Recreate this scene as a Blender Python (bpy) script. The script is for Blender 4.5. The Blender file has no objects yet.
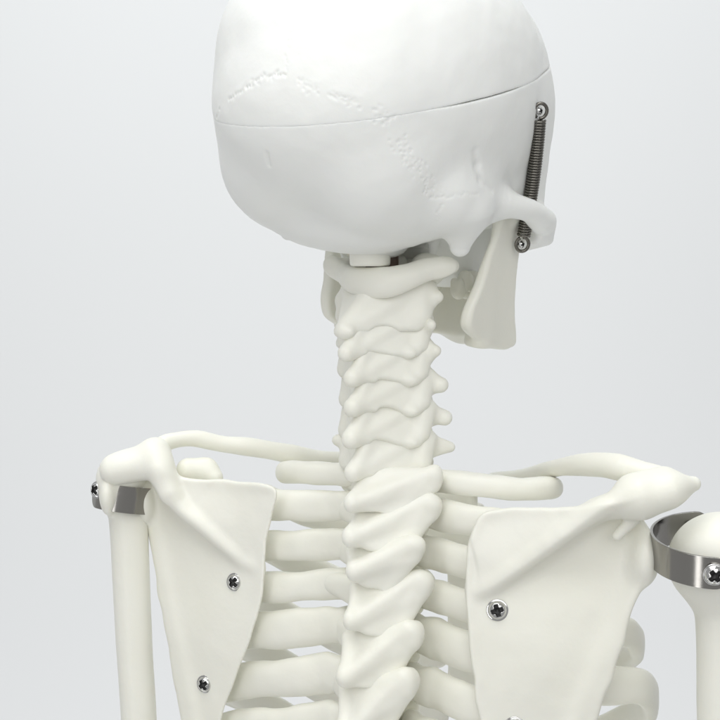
import bpy, math, random
import numpy as np

# ------------------------------------------------------------------ units
# modelling unit u = 0.467 mm; camera stands D u in front of the spine
D, H0, U = 1500.0, 278.0, 0.000467
Q = 1.0                                   # voxel scale (1 = final)
ROOT = np.array([25.0, 0.0, -560.0])      # base of the skeleton (u)
rng = np.random.RandomState(7)
V3 = lambda *a: np.array(a, dtype=np.float64)

def P(px, py, y):
    k = 1 + y / D
    return V3((px - 360) * k, y, (H0 - py) * k)

class Frame:
    def __init__(s, o, yaw, roll=0.0):
        t, q = math.radians(yaw), math.radians(roll)
        s.o = V3(*o)
        s.r = V3(math.cos(t) * math.cos(q), -math.sin(t) * math.cos(q), -math.sin(q))
        s.f = V3(math.sin(t), math.cos(t), 0)
        s.u = V3(math.cos(t) * math.sin(q), -math.sin(t) * math.sin(q), math.cos(q))
    def __call__(s, a, b, c):
        return s.o + a * s.r + b * s.f + c * s.u
    def M(s):
        return np.array([s.r, s.f, s.u])
    def loc(s, X):
        return (X - s.o) @ s.M().T
    def at(s, px, py, a):
        # point at lateral offset a that projects to (px,py)
        kx, kz = (px - 360) / D, (H0 - py) / D
        o = s.o + a * s.r
        A = np.array([[s.f[0] - kx * s.f[1], s.u[0] - kx * s.u[1]],
                      [s.f[2] - kz * s.f[1], s.u[2] - kz * s.u[1]]])
        rhs = np.array([(px - 360) + kx * o[1] - o[0], (H0 - py) + kz * o[1] - o[2]])
        b, c = np.linalg.solve(A, rhs)
        return V3(a, b, c)

# ------------------------------------------------------------------ distance fields
class Prim:
    def __init__(s, fn, lo, hi):
        s.fn, s.lo, s.hi = fn, np.asarray(lo, float), np.asarray(hi, float)

def cap(a, b, ra, rb=None):
    a, b = V3(*a), V3(*b)
    rb = ra if rb is None else rb
    ab = b - a
    L = max(ab @ ab, 1e-9)
    def fn(X):
        t = np.clip(((X - a) @ ab) / L, 0, 1)
        d = X - a - t[:, None] * ab
        return np.sqrt((d * d).sum(1)) - (ra + (rb - ra) * t)
    m = max(ra, rb)
    return Prim(fn, np.minimum(a, b) - m, np.maximum(a, b) + m)

def ecap(a, b, ra, rb, M, st):
    # capsule whose section is stretched by st along the axes of M
    st = np.asarray(st, float)
    a, b = V3(*a), V3(*b)
    T = M / st[:, None]
    a2, b2 = T @ a, T @ b
    ab = b2 - a2
    L = max(ab @ ab, 1e-9)
    mn = st.min()
    def fn(X):
        Y = X @ T.T
        t = np.clip(((Y - a2) @ ab) / L, 0, 1)
        d = Y - a2 - t[:, None] * ab
        return (np.sqrt((d * d).sum(1)) - (ra + (rb - ra) * t)) * mn
    m = max(ra, rb) * st.max()
    return Prim(fn, np.minimum(a, b) - m, np.maximum(a, b) + m)

I3 = np.eye(3)
def ell(c, r, M=I3):
    c, r = V3(*c), np.asarray(r, float)
    def fn(X):
        Y = (X - c) @ M.T
        k0 = np.sqrt(((Y / r) ** 2).sum(1))
        k1 = np.sqrt(((Y / (r * r)) ** 2).sum(1)) + 1e-9
        return k0 * (k0 - 1) / k1
    ext = np.sqrt(((M * r[:, None]) ** 2).sum(0))
    return Prim(fn, c - ext, c + ext)

def box(c, half, M=I3, rad=2.0):
    c, half = V3(*c), np.asarray(half, float)
    def fn(X):
        q = np.abs((X - c) @ M.T) - half + rad
        return np.sqrt((np.maximum(q, 0) ** 2).sum(1)) + np.minimum(q.max(1), 0) - rad
    ext = (np.abs(M) * half[:, None]).sum(0)
    return Prim(fn, c - ext, c + ext)

def cyl(c, rad, hh, M=I3, edge=1.5):
    c = V3(*c)
    def fn(X):
        Y = (X - c) @ M.T
        q0 = np.hypot(Y[:, 0], Y[:, 1]) - rad + edge
        q1 = np.abs(Y[:, 2]) - hh + edge
        return np.hypot(np.maximum(q0, 0), np.maximum(q1, 0)) + np.minimum(np.maximum(q0, q1), 0) - edge
    m = math.hypot(rad, hh)
    return Prim(fn, c - m, c + m)

def tri(a, b, c, r):
    # rounded triangular plate
    a, b, c = V3(*a), V3(*b), V3(*c)
    ba, cb, ac = b - a, c - b, a - c
    n = np.cross(ba, ac); nn = n @ n
    e = [np.cross(ba, n), np.cross(cb, n), np.cross(ac, n)]
    def seg(p, v):
        t = np.clip((p @ v) / (v @ v), 0, 1)
        q = p - t[:, None] * v
        return (q * q).sum(1)
    def fn(X):
        pa, pb, pc = X - a, X - b, X - c
        out = np.sign(pa @ e[0]) + np.sign(pb @ e[1]) + np.sign(pc @ e[2]) < 2
        d = np.where(out, np.minimum(np.minimum(seg(pa, ba), seg(pb, cb)), seg(pc, ac)), (pa @ n) ** 2 / nn)
        return np.sqrt(d) - r
    return Prim(fn, np.minimum(np.minimum(a, b), c) - r, np.maximum(np.maximum(a, b), c) + r)

def chain(pts, rad):
    # one rounded cord through many points
    pts = np.asarray(pts, float); rad = np.asarray(rad, float)
    caps = [cap(pts[i], pts[i + 1], rad[i], rad[i + 1]) for i in range(len(pts) - 1)]
    def fn(X):
        d = caps[0].fn(X)
        for c in caps[1:]: d = np.minimum(d, c.fn(X))
        return d
    return Prim(fn, np.min([c.lo for c in caps], 0), np.max([c.hi for c in caps], 0))

def poly2(p, poly):
    # signed distance to a closed polygon
    n = len(poly)
    d = np.full(len(p), 1e18)
    s = np.ones(len(p))
    for i in range(n):
        a, b = poly[i], poly[i - 1]
        e, w = b - a, p - a
        t = np.clip((w @ e) / (e @ e), 0, 1)
        q = w - t[:, None] * e
        d = np.minimum(d, (q * q).sum(1))
        c1 = p[:, 1] >= a[1]
        c2 = p[:, 1] < b[1]
        c3 = e[0] * w[:, 1] > e[1] * w[:, 0]
        flip = (c1 & c2 & c3) | (~c1 & ~c2 & ~c3)
        s[flip] *= -1
    return s * np.sqrt(d)

def line2(p, pts):
    # distance to an open polyline, arc parameter 0..n-1 and signed side of the nearest piece
    best = np.full(len(p), 1e18); tt = np.zeros(len(p)); side = np.zeros(len(p))
    for i in range(len(pts) - 1):
        a, b = pts[i], pts[i + 1]
        e, w = b - a, p - a
        t = np.clip((w @ e) / (e @ e), 0, 1)
        q = w - t[:, None] * e
        dd = (q * q).sum(1)
        m = dd < best
        best[m] = dd[m]; tt[m] = i + t[m]
        side[m] = np.sign(e[0] * w[m, 1] - e[1] * w[m, 0])
    return np.sqrt(best), tt, side

class Grid2:
    # a 2-D field sampled once and looked up bilinearly
    def __init__(s, lo, hi, step, fn):
        s.lo, s.step = np.asarray(lo, float), step
        s.n = (np.ceil((np.asarray(hi, float) - s.lo) / step)).astype(int) + 2
        gx, gy = np.meshgrid(s.lo[0] + np.arange(s.n[0]) * step, s.lo[1] + np.arange(s.n[1]) * step, indexing='ij')
        s.G = fn(np.stack([gx.ravel(), gy.ravel()], 1)).reshape(s.n)
    def __call__(s, p):
        q = (p - s.lo) / s.step
        over = np.maximum(np.maximum(-q, q - (s.n - 1.001)), 0)
        q = np.clip(q, 0, s.n - 1.001)
        i = q.astype(int); f = q - i
        x, y = i[:, 0], i[:, 1]; u, v = f[:, 0], f[:, 1]
        G = s.G
        r = (G[x, y] * (1 - u) + G[x + 1, y] * u) * (1 - v) + (G[x, y + 1] * (1 - u) + G[x + 1, y + 1] * u) * v
        return r, over.max(1) * s.step

def spline(pts, n=8):
    pts = np.asarray(pts, float)
    ext = np.vstack([2 * pts[0] - pts[1], pts, 2 * pts[-1] - pts[-2]])
    out = []
    for i in range(1, len(ext) - 2):
        p0, p1, p2, p3 = ext[i - 1], ext[i], ext[i + 1], ext[i + 2]
        for k in range(n):
            t = k / n
            out.append(0.5 * (2 * p1 + (p2 - p0) * t + (2 * p0 - 5 * p1 + 4 * p2 - p3) * t * t + (3 * p1 - p0 - 3 * p2 + p3) * t ** 3))
    out.append(pts[-1])
    return np.array(out)

def closed_spline(pts, n=5):
    pts = np.asarray(pts, float)
    N = len(pts); out = []
    for i in range(N):
        p0, p1, p2, p3 = pts[i - 1], pts[i], pts[(i + 1) % N], pts[(i + 2) % N]
        for k in range(n):
            t = k / n
            out.append(0.5 * (2 * p1 + (p2 - p0) * t + (2 * p0 - 5 * p1 + 4 * p2 - p3) * t * t + (3 * p1 - p0 - 3 * p2 + p3) * t ** 3))
    return np.array(out)

def smin(a, b, k):
    if k <= 0: return np.minimum(a, b)
    h = np.maximum(k - np.abs(a - b), 0) / k
    return np.minimum(a, b) - h * h * k * 0.25
def smax(a, b, k): return -smin(-a, -b, k)

NZ = rng.uniform(-1, 1, (32, 32, 32)).astype(np.float32)
def vnoise(X, wl):
    q = X / wl + 64.0
    i = np.floor(q).astype(np.int64); f = (q - i).astype(np.float32); f = f * f * (3 - 2 * f)
    i0 = i & 31; i1 = (i + 1) & 31
    x0, y0, z0 = i0.T; x1, y1, z1 = i1.T; u, v, w = f.T
    a = NZ[x0, y0, z0] * (1 - u) + NZ[x1, y0, z0] * u; b = NZ[x0, y1, z0] * (1 - u) + NZ[x1, y1, z0] * u
    c = NZ[x0, y0, z1] * (1 - u) + NZ[x1, y0, z1] * u; d = NZ[x0, y1, z1] * (1 - u) + NZ[x1, y1, z1] * u
    return (a * (1 - v) + b * v) * (1 - w) + (c * (1 - v) + d * v) * w
LUMP_M = Frame((0, 0, 0), 31, 23).M()
def lumps(X, amp):
    Y = X @ LUMP_M.T
    return (vnoise(Y, 37.0) + 0.35 * vnoise(Y + 11.3, 13.0)) * amp * 1.5

class Solid:
    def __init__(s, amp=0.5):
        s.ops, s.amp, s.clip = [], amp, []
    def add(s, p, k=6.0): s.ops.append(('u', p, k)); return s
    def cut(s, p, k=4.0): s.ops.append(('s', p, k)); return s
    def bounds(s):
        us = [p for o, p, k in s.ops if o == 'u']
        return np.min([p.lo for p in us], 0) - 14, np.max([p.hi for p in us], 0) + 14
    def eval(s, X, ctr=None, rad=0.0):
        d = np.full(len(X), 60.0)
        for o, p, k in s.ops:
            if ctr is not None:
                gap = np.linalg.norm(np.maximum(np.maximum(p.lo - ctr, ctr - p.hi), 0))
                if gap > rad + k + 4: continue
            v = p.fn(X)
            d = smin(d, v, k) if o == 'u' else smax(d, -v, k)
        if s.amp: d = d + lumps(X, s.amp)
        for c in s.clip: d = smax(d, c(X), 1.2)
        return d
    def evalfull(s, X): return s.eval(np.asarray(X, float))

def march(sol, px, py, y0=-320, y1=300):
    # where the sight line through a spot of the photograph meets the solid
    ys = np.linspace(y0, y1, 700)
    X = np.array([P(px, py, y) for y in ys])
    d = sol.eval(X)
    i = np.argmax(d < 0)
    return X[i] if d[i] < 0 else X[np.argmin(d)]

def mesh_solid(sol, h, smooth=4, split=None):
    h = h * Q
    lo, hi = sol.bounds()
    B = 12
    nb = np.ceil((hi - lo) / (h * B)).astype(int) + 1
    n = nb * B
    G = np.full(tuple(n), 1.0, dtype=np.float32)
    off = np.stack(np.meshgrid(*[np.arange(B)] * 3, indexing='ij'), -1).reshape(-1, 3) * h
    rad = h * B * 0.87
    bi = np.stack(np.meshgrid(*[np.arange(k) for k in nb], indexing='ij'), -1).reshape(-1, 3)
    cen = lo + (bi + 0.5) * h * B
    dc = np.concatenate([sol.eval(c) for c in np.array_split(cen, max(1, len(cen) // 20000))])
    for b, c, d in zip(bi, cen, dc):
        x, y, z = b * B
        if abs(d) > rad * 1.45 + 4:
            G[x:x + B, y:y + B, z:z + B] = 1.0 if d > 0 else -1.0
        else:
            v = sol.eval(lo + b * B * h + off, c, rad)
            G[x:x + B, y:y + B, z:z + B] = v.reshape(B, B, B)
    if split is not None:
        gx = [lo[k] + np.arange(n[k]) * h for k in range(3)]
        pl = (gx[0][:, None, None] * split[0][0] + gx[1][None, :, None] * split[0][1] + gx[2][None, None, :] * split[0][2] - split[1]).astype(np.float32)
        out = []
        fade = (np.clip((gx[0] - 45) / 50, 0, 1) * (1 - 0.7 * np.exp(-((gx[0] - 160) / 13) ** 2)))[:, None, None].astype(np.float32)
        kk = 0.1 + 0.7 * fade
        gap = -0.9 + 1.3 * fade
        for sg in (1, -1):
            B2 = sg * pl + gap
            v, q = surface_nets(np.maximum(G, B2) + np.maximum(kk - np.abs(G - B2), 0) ** 2 / (4 * kk))
            v = lo + v * h
            for _ in range(smooth): v = relax(v, q)
            out.append((v, q))
        return out
    verts, quads = surface_nets(G)
    verts = lo + verts * h
    for _ in range(smooth): verts = relax(verts, quads)
    return verts, quads

def surface_nets(G):
    S = G < 0
    nx, ny, nz = [k - 1 for k in G.shape]
    cnt = np.zeros((nx, ny, nz), np.int8)
    cor = [(i, j, k) for i in (0, 1) for j in (0, 1) for k in (0, 1)]
    sl = lambda A, c: A[c[0]:c[0] + nx, c[1]:c[1] + ny, c[2]:c[2] + nz]
    for c in cor: cnt += sl(S, c)
    ix = np.argwhere((cnt > 0) & (cnt < 8))
    idx = np.full((nx, ny, nz), -1, np.int64)
    idx[tuple(ix.T)] = np.arange(len(ix))
    acc = np.zeros((len(ix), 3)); num = np.zeros(len(ix))
    for a in cor:
        for ax in range(3):
            if a[ax]: continue
            b = list(a); b[ax] = 1
            ga = G[tuple((ix + a).T)].astype(float); gb = G[tuple((ix + b).T)].astype(float)
            m = (ga < 0) != (gb < 0)
            t = ga[m] / (ga[m] - gb[m])
            p = np.tile(np.array(a, float), (m.sum(), 1)); p[:, ax] = t
            acc[m] += p; num[m] += 1
    V = ix + acc / num[:, None]
    quads = []
    for ax in range(3):
        o1, o2 = [(1, 2), (2, 0), (0, 1)][ax]
        A = [slice(1, -1)] * 3; Bs = [slice(1, -1)] * 3
        A[ax] = slice(0, -1); Bs[ax] = slice(1, None)
        sa, sb = S[tuple(A)], S[tuple(Bs)]
        e = np.argwhere(sa != sb)
        if not len(e): continue
        flip = sa[tuple(e.T)]
        e = e.copy()
        for k in range(3):
            if k != ax: e[:, k] += 1
        def cell(d1, d2):
            c = e.copy(); c[:, o1] -= d1; c[:, o2] -= d2
            return idx[tuple(c.T)]
        q = np.stack([cell(1, 1), cell(0, 1), cell(0, 0), cell(1, 0)], 1)
        q[~flip] = q[~flip][:, ::-1]
        quads.append(q)
    q = np.concatenate(quads)
    return V, q[(q >= 0).all(1)]

def relax(V, quads, f=0.5):
    acc = np.zeros_like(V); n = np.zeros(len(V))
    for i in range(4):
        a, b = quads[:, i], quads[:, (i + 1) % 4]
        for s, t in ((a, b), (b, a)):
            for k in range(3): acc[:, k] += np.bincount(s, V[t, k], len(V))
            n += np.bincount(s, minlength=len(V))
    return V + f * (acc / np.maximum(n, 1)[:, None] - V)

def vnormals(V, quads):
    fn = np.cross(V[quads[:, 2]] - V[quads[:, 0]], V[quads[:, 3]] - V[quads[:, 1]])
    N = np.zeros_like(V)
    for i in range(4):
        for k in range(3): N[:, k] += np.bincount(quads[:, i], fn[:, k], len(V))
    return N / (np.linalg.norm(N, axis=1)[:, None] + 1e-12)

# ------------------------------------------------------------------ scene helpers
scene = bpy.context.scene
col = scene.collection

def link_mesh(name, verts, faces, mat, parent=None, smooth=True):
    me = bpy.data.meshes.new(name)
    verts = (np.asarray(verts) - (ROOT if parent is not None else 0)) * U
    faces = np.asarray(faces) if not isinstance(faces, list) else faces
    if isinstance(faces, np.ndarray):
        k = faces.shape[1]
        me.vertices.add(len(verts)); me.vertices.foreach_set('co', verts.astype(np.float32).ravel())
        me.loops.add(faces.size); me.loops.foreach_set('vertex_index', faces.astype(np.int32).ravel())
        me.polygons.add(len(faces)); me.polygons.foreach_set('loop_start', np.arange(0, faces.size, k, dtype=np.int32))
        me.update(calc_edges=True); me.validate()
    else:
        me.from_pydata(verts.tolist(), [], faces); me.update()
    me.polygons.foreach_set('use_smooth', np.full(len(me.polygons), smooth))
    me.materials.append(mat)
    o = bpy.data.objects.new(name, me); col.objects.link(o)
    if parent is not None: o.parent = parent
    return o

def solid_obj(name, sol, h, mat, parent, smooth=4):
    v, q = mesh_solid(sol, h, smooth)
    return link_mesh(name, v, q, mat, parent)

def tube_mesh(path, rad, seg=10, closed_ends=True):
    # round wire along a path; rad may be an array
    path = np.asarray(path, float); n = len(path)
    rad = np.full(n, rad) if np.isscalar(rad) else np.asarray(rad)
    T = np.gradient(path, axis=0); T /= np.linalg.norm(T, axis=1)[:, None]
    u = np.cross(T[0], V3(0.3, 0.2, 1)); u /= np.linalg.norm(u)
    V = []
    for i in range(n):
        u = u - (u @ T[i]) * T[i]; u /= np.linalg.norm(u)
        w = np.cross(T[i], u)
        for k in range(seg):
            a = 2 * math.pi * k / seg
            V.append(path[i] + rad[i] * (math.cos(a) * u + math.sin(a) * w))
    F = []
    for i in range(n - 1):
        for k in range(seg):
            F.append([i * seg + k, i * seg + (k + 1) % seg, (i + 1) * seg + (k + 1) % seg, (i + 1) * seg + k])
    F.append(list(range(seg))[::-1]); F.append([(n - 1) * seg + k for k in range(seg)])
    return np.array(V), F

# ------------------------------------------------------------------ materials
def nt(name):
    m = bpy.data.materials.new(name); m.use_nodes = True
    return m, m.node_tree.nodes, m.node_tree.links, m.node_tree.nodes['Principled BSDF']

def bone_mat(name, c1, c2, rough=0.38, sss=0.08):
    m, N, L, B = nt(name)
    tc = N.new('ShaderNodeTexCoord')
    n1 = N.new('ShaderNodeTexNoise'); n1.inputs['Scale'].default_value = 14; n1.inputs['Detail'].default_value = 4
    L.new(tc.outputs['Object'], n1.inputs['Vector'])
    cr = N.new('ShaderNodeValToRGB')
    cr.color_ramp.elements[0].position = 0.35; cr.color_ramp.elements[0].color = (*c1, 1)
    cr.color_ramp.elements[1].position = 0.68; cr.color_ramp.elements[1].color = (*c2, 1)
    L.new(n1.outputs['Fac'], cr.inputs['Fac']); L.new(cr.outputs['Color'], B.inputs['Base Color'])
    n2 = N.new('ShaderNodeTexNoise'); n2.inputs['Scale'].default_value = 260; n2.inputs['Detail'].default_value = 5
    L.new(tc.outputs['Object'], n2.inputs['Vector'])
    n3 = N.new('ShaderNodeTexNoise'); n3.inputs['Scale'].default_value = 55; n3.inputs['Detail'].default_value = 3
    L.new(tc.outputs['Object'], n3.inputs['Vector'])
    mx = N.new('ShaderNodeMath'); mx.operation = 'MULTIPLY_ADD'
    L.new(n3.outputs['Fac'], mx.inputs[0]); mx.inputs[1].default_value = 2.0; L.new(n2.outputs['Fac'], mx.inputs[2])
    bp = N.new('ShaderNodeBump'); bp.inputs['Strength'].default_value = 0.22; bp.inputs['Distance'].default_value = 0.0006
    L.new(mx.outputs[0], bp.inputs['Height']); L.new(bp.outputs['Normal'], B.inputs['Normal'])
    mr = N.new('ShaderNodeMapRange'); mr.inputs['To Min'].default_value = rough - 0.06; mr.inputs['To Max'].default_value = rough + 0.1
    L.new(n3.outputs['Fac'], mr.inputs['Value']); L.new(mr.outputs['Result'], B.inputs['Roughness'])
    B.inputs['Subsurface Weight'].default_value = sss
    B.inputs['Subsurface Radius'].default_value = (1.0, 0.7, 0.4)
    B.inputs['Subsurface Scale'].default_value = 0.004
    B.inputs['Specular IOR Level'].default_value = 0.4
    return m

def metal_mat(name, c, rough, scratch=(4, 4, 400), bump=0.05):
    m, N, L, B = nt(name)
    B.inputs['Metallic'].default_value = 1.0
    B.inputs['Base Color'].default_value = (*c, 1)
    tc = N.new('ShaderNodeTexCoord'); mp = N.new('ShaderNodeMapping')
    mp.inputs['Scale'].default_value = scratch
    n1 = N.new('ShaderNodeTexNoise'); n1.inputs['Scale'].default_value = 30; n1.inputs['Detail'].default_value = 4
    L.new(tc.outputs['Object'], mp.inputs['Vector']); L.new(mp.outputs['Vector'], n1.inputs['Vector'])
    mr = N.new('ShaderNodeMapRange'); mr.inputs['To Min'].default_value = rough * 0.6; mr.inputs['To Max'].default_value = rough * 1.5
    L.new(n1.outputs['Fac'], mr.inputs['Value']); L.new(mr.outputs['Result'], B.inputs['Roughness'])
    bp = N.new('ShaderNodeBump'); bp.inputs['Strength'].default_value = bump; bp.inputs['Distance'].default_value = 0.0002
    L.new(n1.outputs['Fac'], bp.inputs['Height']); L.new(bp.outputs['Normal'], B.inputs['Normal'])
    return m

def plain_mat(name, c, rough=0.6):
    m, N, L, B = nt(name)
    n1 = N.new('ShaderNodeTexNoise'); n1.inputs['Scale'].default_value = 120
    tc = N.new('ShaderNodeTexCoord'); L.new(tc.outputs['Object'], n1.inputs['Vector'])
    cr = N.new('ShaderNodeValToRGB')
    cr.color_ramp.elements[0].color = (*[x * 0.85 for x in c], 1); cr.color_ramp.elements[1].color = (*[min(1, x * 1.1) for x in c], 1)
    L.new(n1.outputs['Fac'], cr.inputs['Fac']); L.new(cr.outputs['Color'], B.inputs['Base Color'])
    B.inputs['Roughness'].default_value = rough
    return m

BONE = bone_mat('ivory_plastic', (0.84, 0.834, 0.75), (0.87, 0.865, 0.795))
SKULL = bone_mat('white_plastic', (0.87, 0.88, 0.855), (0.895, 0.905, 0.885), rough=0.46)
STEEL = metal_mat('polished_steel', (0.34, 0.33, 0.31), 0.13)
SCREWM = metal_mat('nickel', (0.62, 0.62, 0.61), 0.08, (40, 40, 40))
SPRINGM = metal_mat('spring_wire', (0.20, 0.19, 0.17), 0.26, (60, 60, 60))
RECESS_SHADE = plain_mat('recess_shade', (0.02, 0.02, 0.02), 0.45)  # near-black colour standing in for the shade inside the screw recess
RUBBER = plain_mat('brown_rubber', (0.085, 0.055, 0.04))
DISC = bone_mat('disc_plastic', (0.76, 0.75, 0.64), (0.8, 0.79, 0.69))

# ------------------------------------------------------------------ the skeleton
root = bpy.data.objects.new('anatomical_skeleton', None); col.objects.link(root)
root.location = ROOT * U
root['label'] = 'ivory plastic teaching skeleton seen from behind with white skull turned right'
root['category'] = 'skeleton model'

# ---- skull ------------------------------------------------------------
SK = Frame(P(385, 100, 0), 35, 5)
skM = SK.M()
def at(px, py, a): return SK(*SK.at(px, py, a))

sk = Solid(0.55)
sk.add(ell(SK(2, -8, 4), (152, 181, 138), skM), 0)
sk.add(ell(SK(-5, -4, 46), (149, 179, 118), skM), 20)
sk.add(ell(SK(0, -100, -18), (110, 92, 88), skM), 18)
for s in (-1, 1):
    sk.add(ell(SK(54 * s, -78, -68), (66, 70, 68), skM), 22)
    sk.add(ell(SK(70 * s, -42, -100), (44, 50, 36), skM), 24)
sk.add(ell(SK(0, 105, 14), (114, 84, 100), skM), 40)
sk.add(ell(SK(0, 20, -92), (100, 122, 48), skM), 30)
sk.add(ell(SK(0, 62, -78), (112, 62, 52), skM), 22)
sk.add(ell(SK(0, 64, -124), (62, 54, 40), skM), 16)
sk.add(ell(SK(0, -50, -132), (60, 50, 22), skM), 24)
for s in (-1, 1):
    # temporal fossa hollow behind the brow
    sk.add(ell(SK(102 * s, 78, -40), (22, 62, 70), skM), 30)
    # mastoid process and temporal bone
    sk.add(ell(SK(116 * s, -20, -92), (22, 48, 34), skM), 22)
    sk.add(cap(SK(110 * s, -18, -104), SK(104 * s, -7, -139), 29, 10), 8)
    sk.add(cap(SK(108 * s, 12, -92), SK(118 * s, 26, -94), 18, 14), 16)
    # occipital condyle
    sk.add(ell(SK(30 * s, -18, -142), (15, 24, 14), skM), 8)
    # brow and lateral orbital margin
    sk.add(cap(SK(20 * s, 168, -22), SK(88 * s, 134, -18), 17, 14), 22)
    sk.add(cap(SK(96 * s, 132, -15), SK(104 * s, 128, -100), 12, 14), 14)
    # zygomatic arch
    pts = [SK(118 * s, 8, -92), SK(132 * s, 30, -95), SK(139 * s, 62, -100), SK(134 * s, 96, -109), SK(120 * s, 124, -110)]
    rr = [16, 12.5, 11.5, 14, 14.5]
    pz, rz = spline(pts, 4), spline(np.array(rr)[:, None], 4)[:, 0]
    sk.add(chain(pz, rz), 9)
    sk.add(box(SK(113 * s, 124, -118), (16, 18, 16), skM, 7), 10)
    sk.add(cap(SK(104 * s, 128, -122), SK(55 * s, 150, -135), 16, 20), 14)
    # pterygoid plates
    sk.add(ecap(SK(34 * s, 66, -110), SK(36 * s, 72, -172), 7, 5, skM, (1, 2.4, 1)), 8)
    sk.add(cap(SK(62 * s, 14, -125), SK(52 * s, 26, -168), 6, 2.5), 6)      # styloid
# upper jaw and nose
sk.add(ell(SK(0, 128, -130), (58, 56, 56), skM), 20)
sk.add(cap(SK(0, 178, -40), SK(0, 190, -72), 14, 11), 16)
for s in (-1, 1):
    sk.cut(ell(SK(50 * s, 172, -68), (34, 48, 31), skM), 10)
    sk.add(cap(SK(18 * s, 176, -75), SK(28 * s, 172, -130), 9, 14), 12)
sk.cut(ell(SK(0, 192, -112), (19, 34, 26), skM), 6)
sk.add(ell(SK(0, 142, -165), (46, 44, 20), skM), 14)

# skull cap cut: plane through three spots of the seam
p1, p2, p3 = march(sk, 226, 124), march(sk, 400, 115), march(sk, 540, 77)
nrm = np.cross(p2 - p1, p3 - p1); nrm /= np.linalg.norm(nrm)
if nrm[2] < 0: nrm = -nrm
def plane(X): return (X - p1) @ nrm

# lambdoid, sagittal and squamous sutures as wandering engraved lines
def suture(ctrl, zig, step=1.6):
    pts = [march(sk, *c) for c in ctrl]
    pts = [p for p in pts if p is not None]
    sp = spline(pts, 40)
    seg = np.r_[0, np.cumsum(np.linalg.norm(np.diff(sp, axis=0), axis=1))]
    n = int(seg[-1] / step)
    s = np.linspace(0, seg[-1], n)
    c = np.stack([np.interp(s, seg, sp[:, k]) for k in range(3)], 1)
    T = np.gradient(c, axis=0); T /= np.linalg.norm(T, axis=1)[:, None]
    side = np.cross(T, V3(0, 1, 0)); side /= np.linalg.norm(side, axis=1)[:, None]
    ph = np.cumsum(rng.uniform(0.35, 1.25, n))
    w = (np.sin(ph) + 0.6 * np.sin(ph * 2.3 + 1)) * zig * (0.6 + 0.6 * np.sin(s / 17.0) ** 2)
    keep = (np.sin(s / 9.0 + 2 * np.sin(s / 23.0)) > -0.55) | (zig < 2)
    w = w + rng.normal(size=n) * zig * 0.12
    return (c + side * w[:, None] + T * (np.cos(ph * 1.7) * zig * 0.7)[:, None])[keep]
LAMB = [(217, 118), (236, 95), (258, 80), (284, 74), (300, 82), (322, 92), (345, 99), (372, 110)]
LAMB2 = [(372, 110), (384, 124), (396, 144), (408, 164), (424, 184), (441, 206)]
SUT = [(suture(LAMB, 2.2), 0.5), (suture(LAMB, 3.6), 0.38), (suture(LAMB2, 4.4), 0.5), (suture([(x + 7, y - 4) for x, y in LAMB2], 3.6), 0.35),
       (suture([(288, 74), (287, 55), (294, 30), (303, 4), (312, -20)], 1.8), 0.2),
       (suture([(430, 198), (446, 197), (462, 194), (478, 195)], 1.0), 0.35),
       (suture([(441, 204), (438, 218), (446, 236)], 1.2), 0.4)]

def engrave(V, quads):
    N = vnormals(V, quads)
    disp = np.zeros(len(V))
    for line, dep in SUT:
        lo, hi = line.min(0) - 8, line.max(0) + 8
        ids = np.where(((V > lo) & (V < hi)).all(1))[0]
        if not len(ids): continue
        for ch in np.array_split(ids, max(1, len(ids) // 4000)):
            dd = np.sqrt(((V[ch][:, None, :] - line[None]) ** 2).sum(2).min(1))
            disp[ch] += dep * (0.12 * np.exp(-((dd - 3.4) / 1.8) ** 2) - 1.5 * np.exp(-(dd / 1.15) ** 2))
    return V + N * disp[:, None]

# a little scar on the back of the skull, and the ridge at its foot
sc = march(sk, 268, 160)
scar = [march(sk, 267, 153), march(sk, 269, 166)]
sk.cut(cap(scar[0] + V3(0, -0.2, 0), scar[1] + V3(0, -0.8, 0), 1.9, 2.4), 1.5)
g = [march(sk, *c) for c in ((475, 152), (477, 166), (481, 180), (492, 191))]
for i in range(3): sk.cut(cap(g[i] + V3(1, -1.5, 0), g[i + 1] + V3(1, -1.5, 0), (1.2, 2.2, 2.2)[i], (2.2, 2.2, 1.5)[i]), 6)
(v, q), (v2, q2) = mesh_solid(sk, 1.2, 3, split=(nrm, nrm @ p1))
skull = link_mesh('skull', engrave(v, q), q, SKULL, root)
skull_cap = link_mesh('skull_cap', engrave(v2, q2), q2, SKULL, skull)
for o in (skull, skull_cap): o.data.set_sharp_from_angle(angle=math.radians(38))

def tooth_row(name, path, c, h, parent, up):
    s = Solid(0)
    for i, (a, b, w) in enumerate(path):
        s.add(ell(SK(a, b, c), (w, w * 0.95, h), skM), 1.0)
        if w > 8.5:
            for da, db in ((-4, -4), (4, -4), (-4, 4), (4, 4)):
                s.add(ell(SK(a + da, b + db, c + up * h * 0.62), (3.6, 3.6, 5), skM), 2)
    return solid_obj(name, s, 1.2, BONE, parent)
arch = []
for s in (-1, 1):
    for a, b, w in ((5, 181, 5.5), (16, 177, 5.5), (26, 170, 6), (34, 160, 6.5), (40, 148, 7), (45, 133, 9), (49, 114, 9.5), (52, 95, 9)):
        arch.append((a * s, b, w))
tooth_row('upper_teeth', arch, -177, 11, skull, -1)

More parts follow.
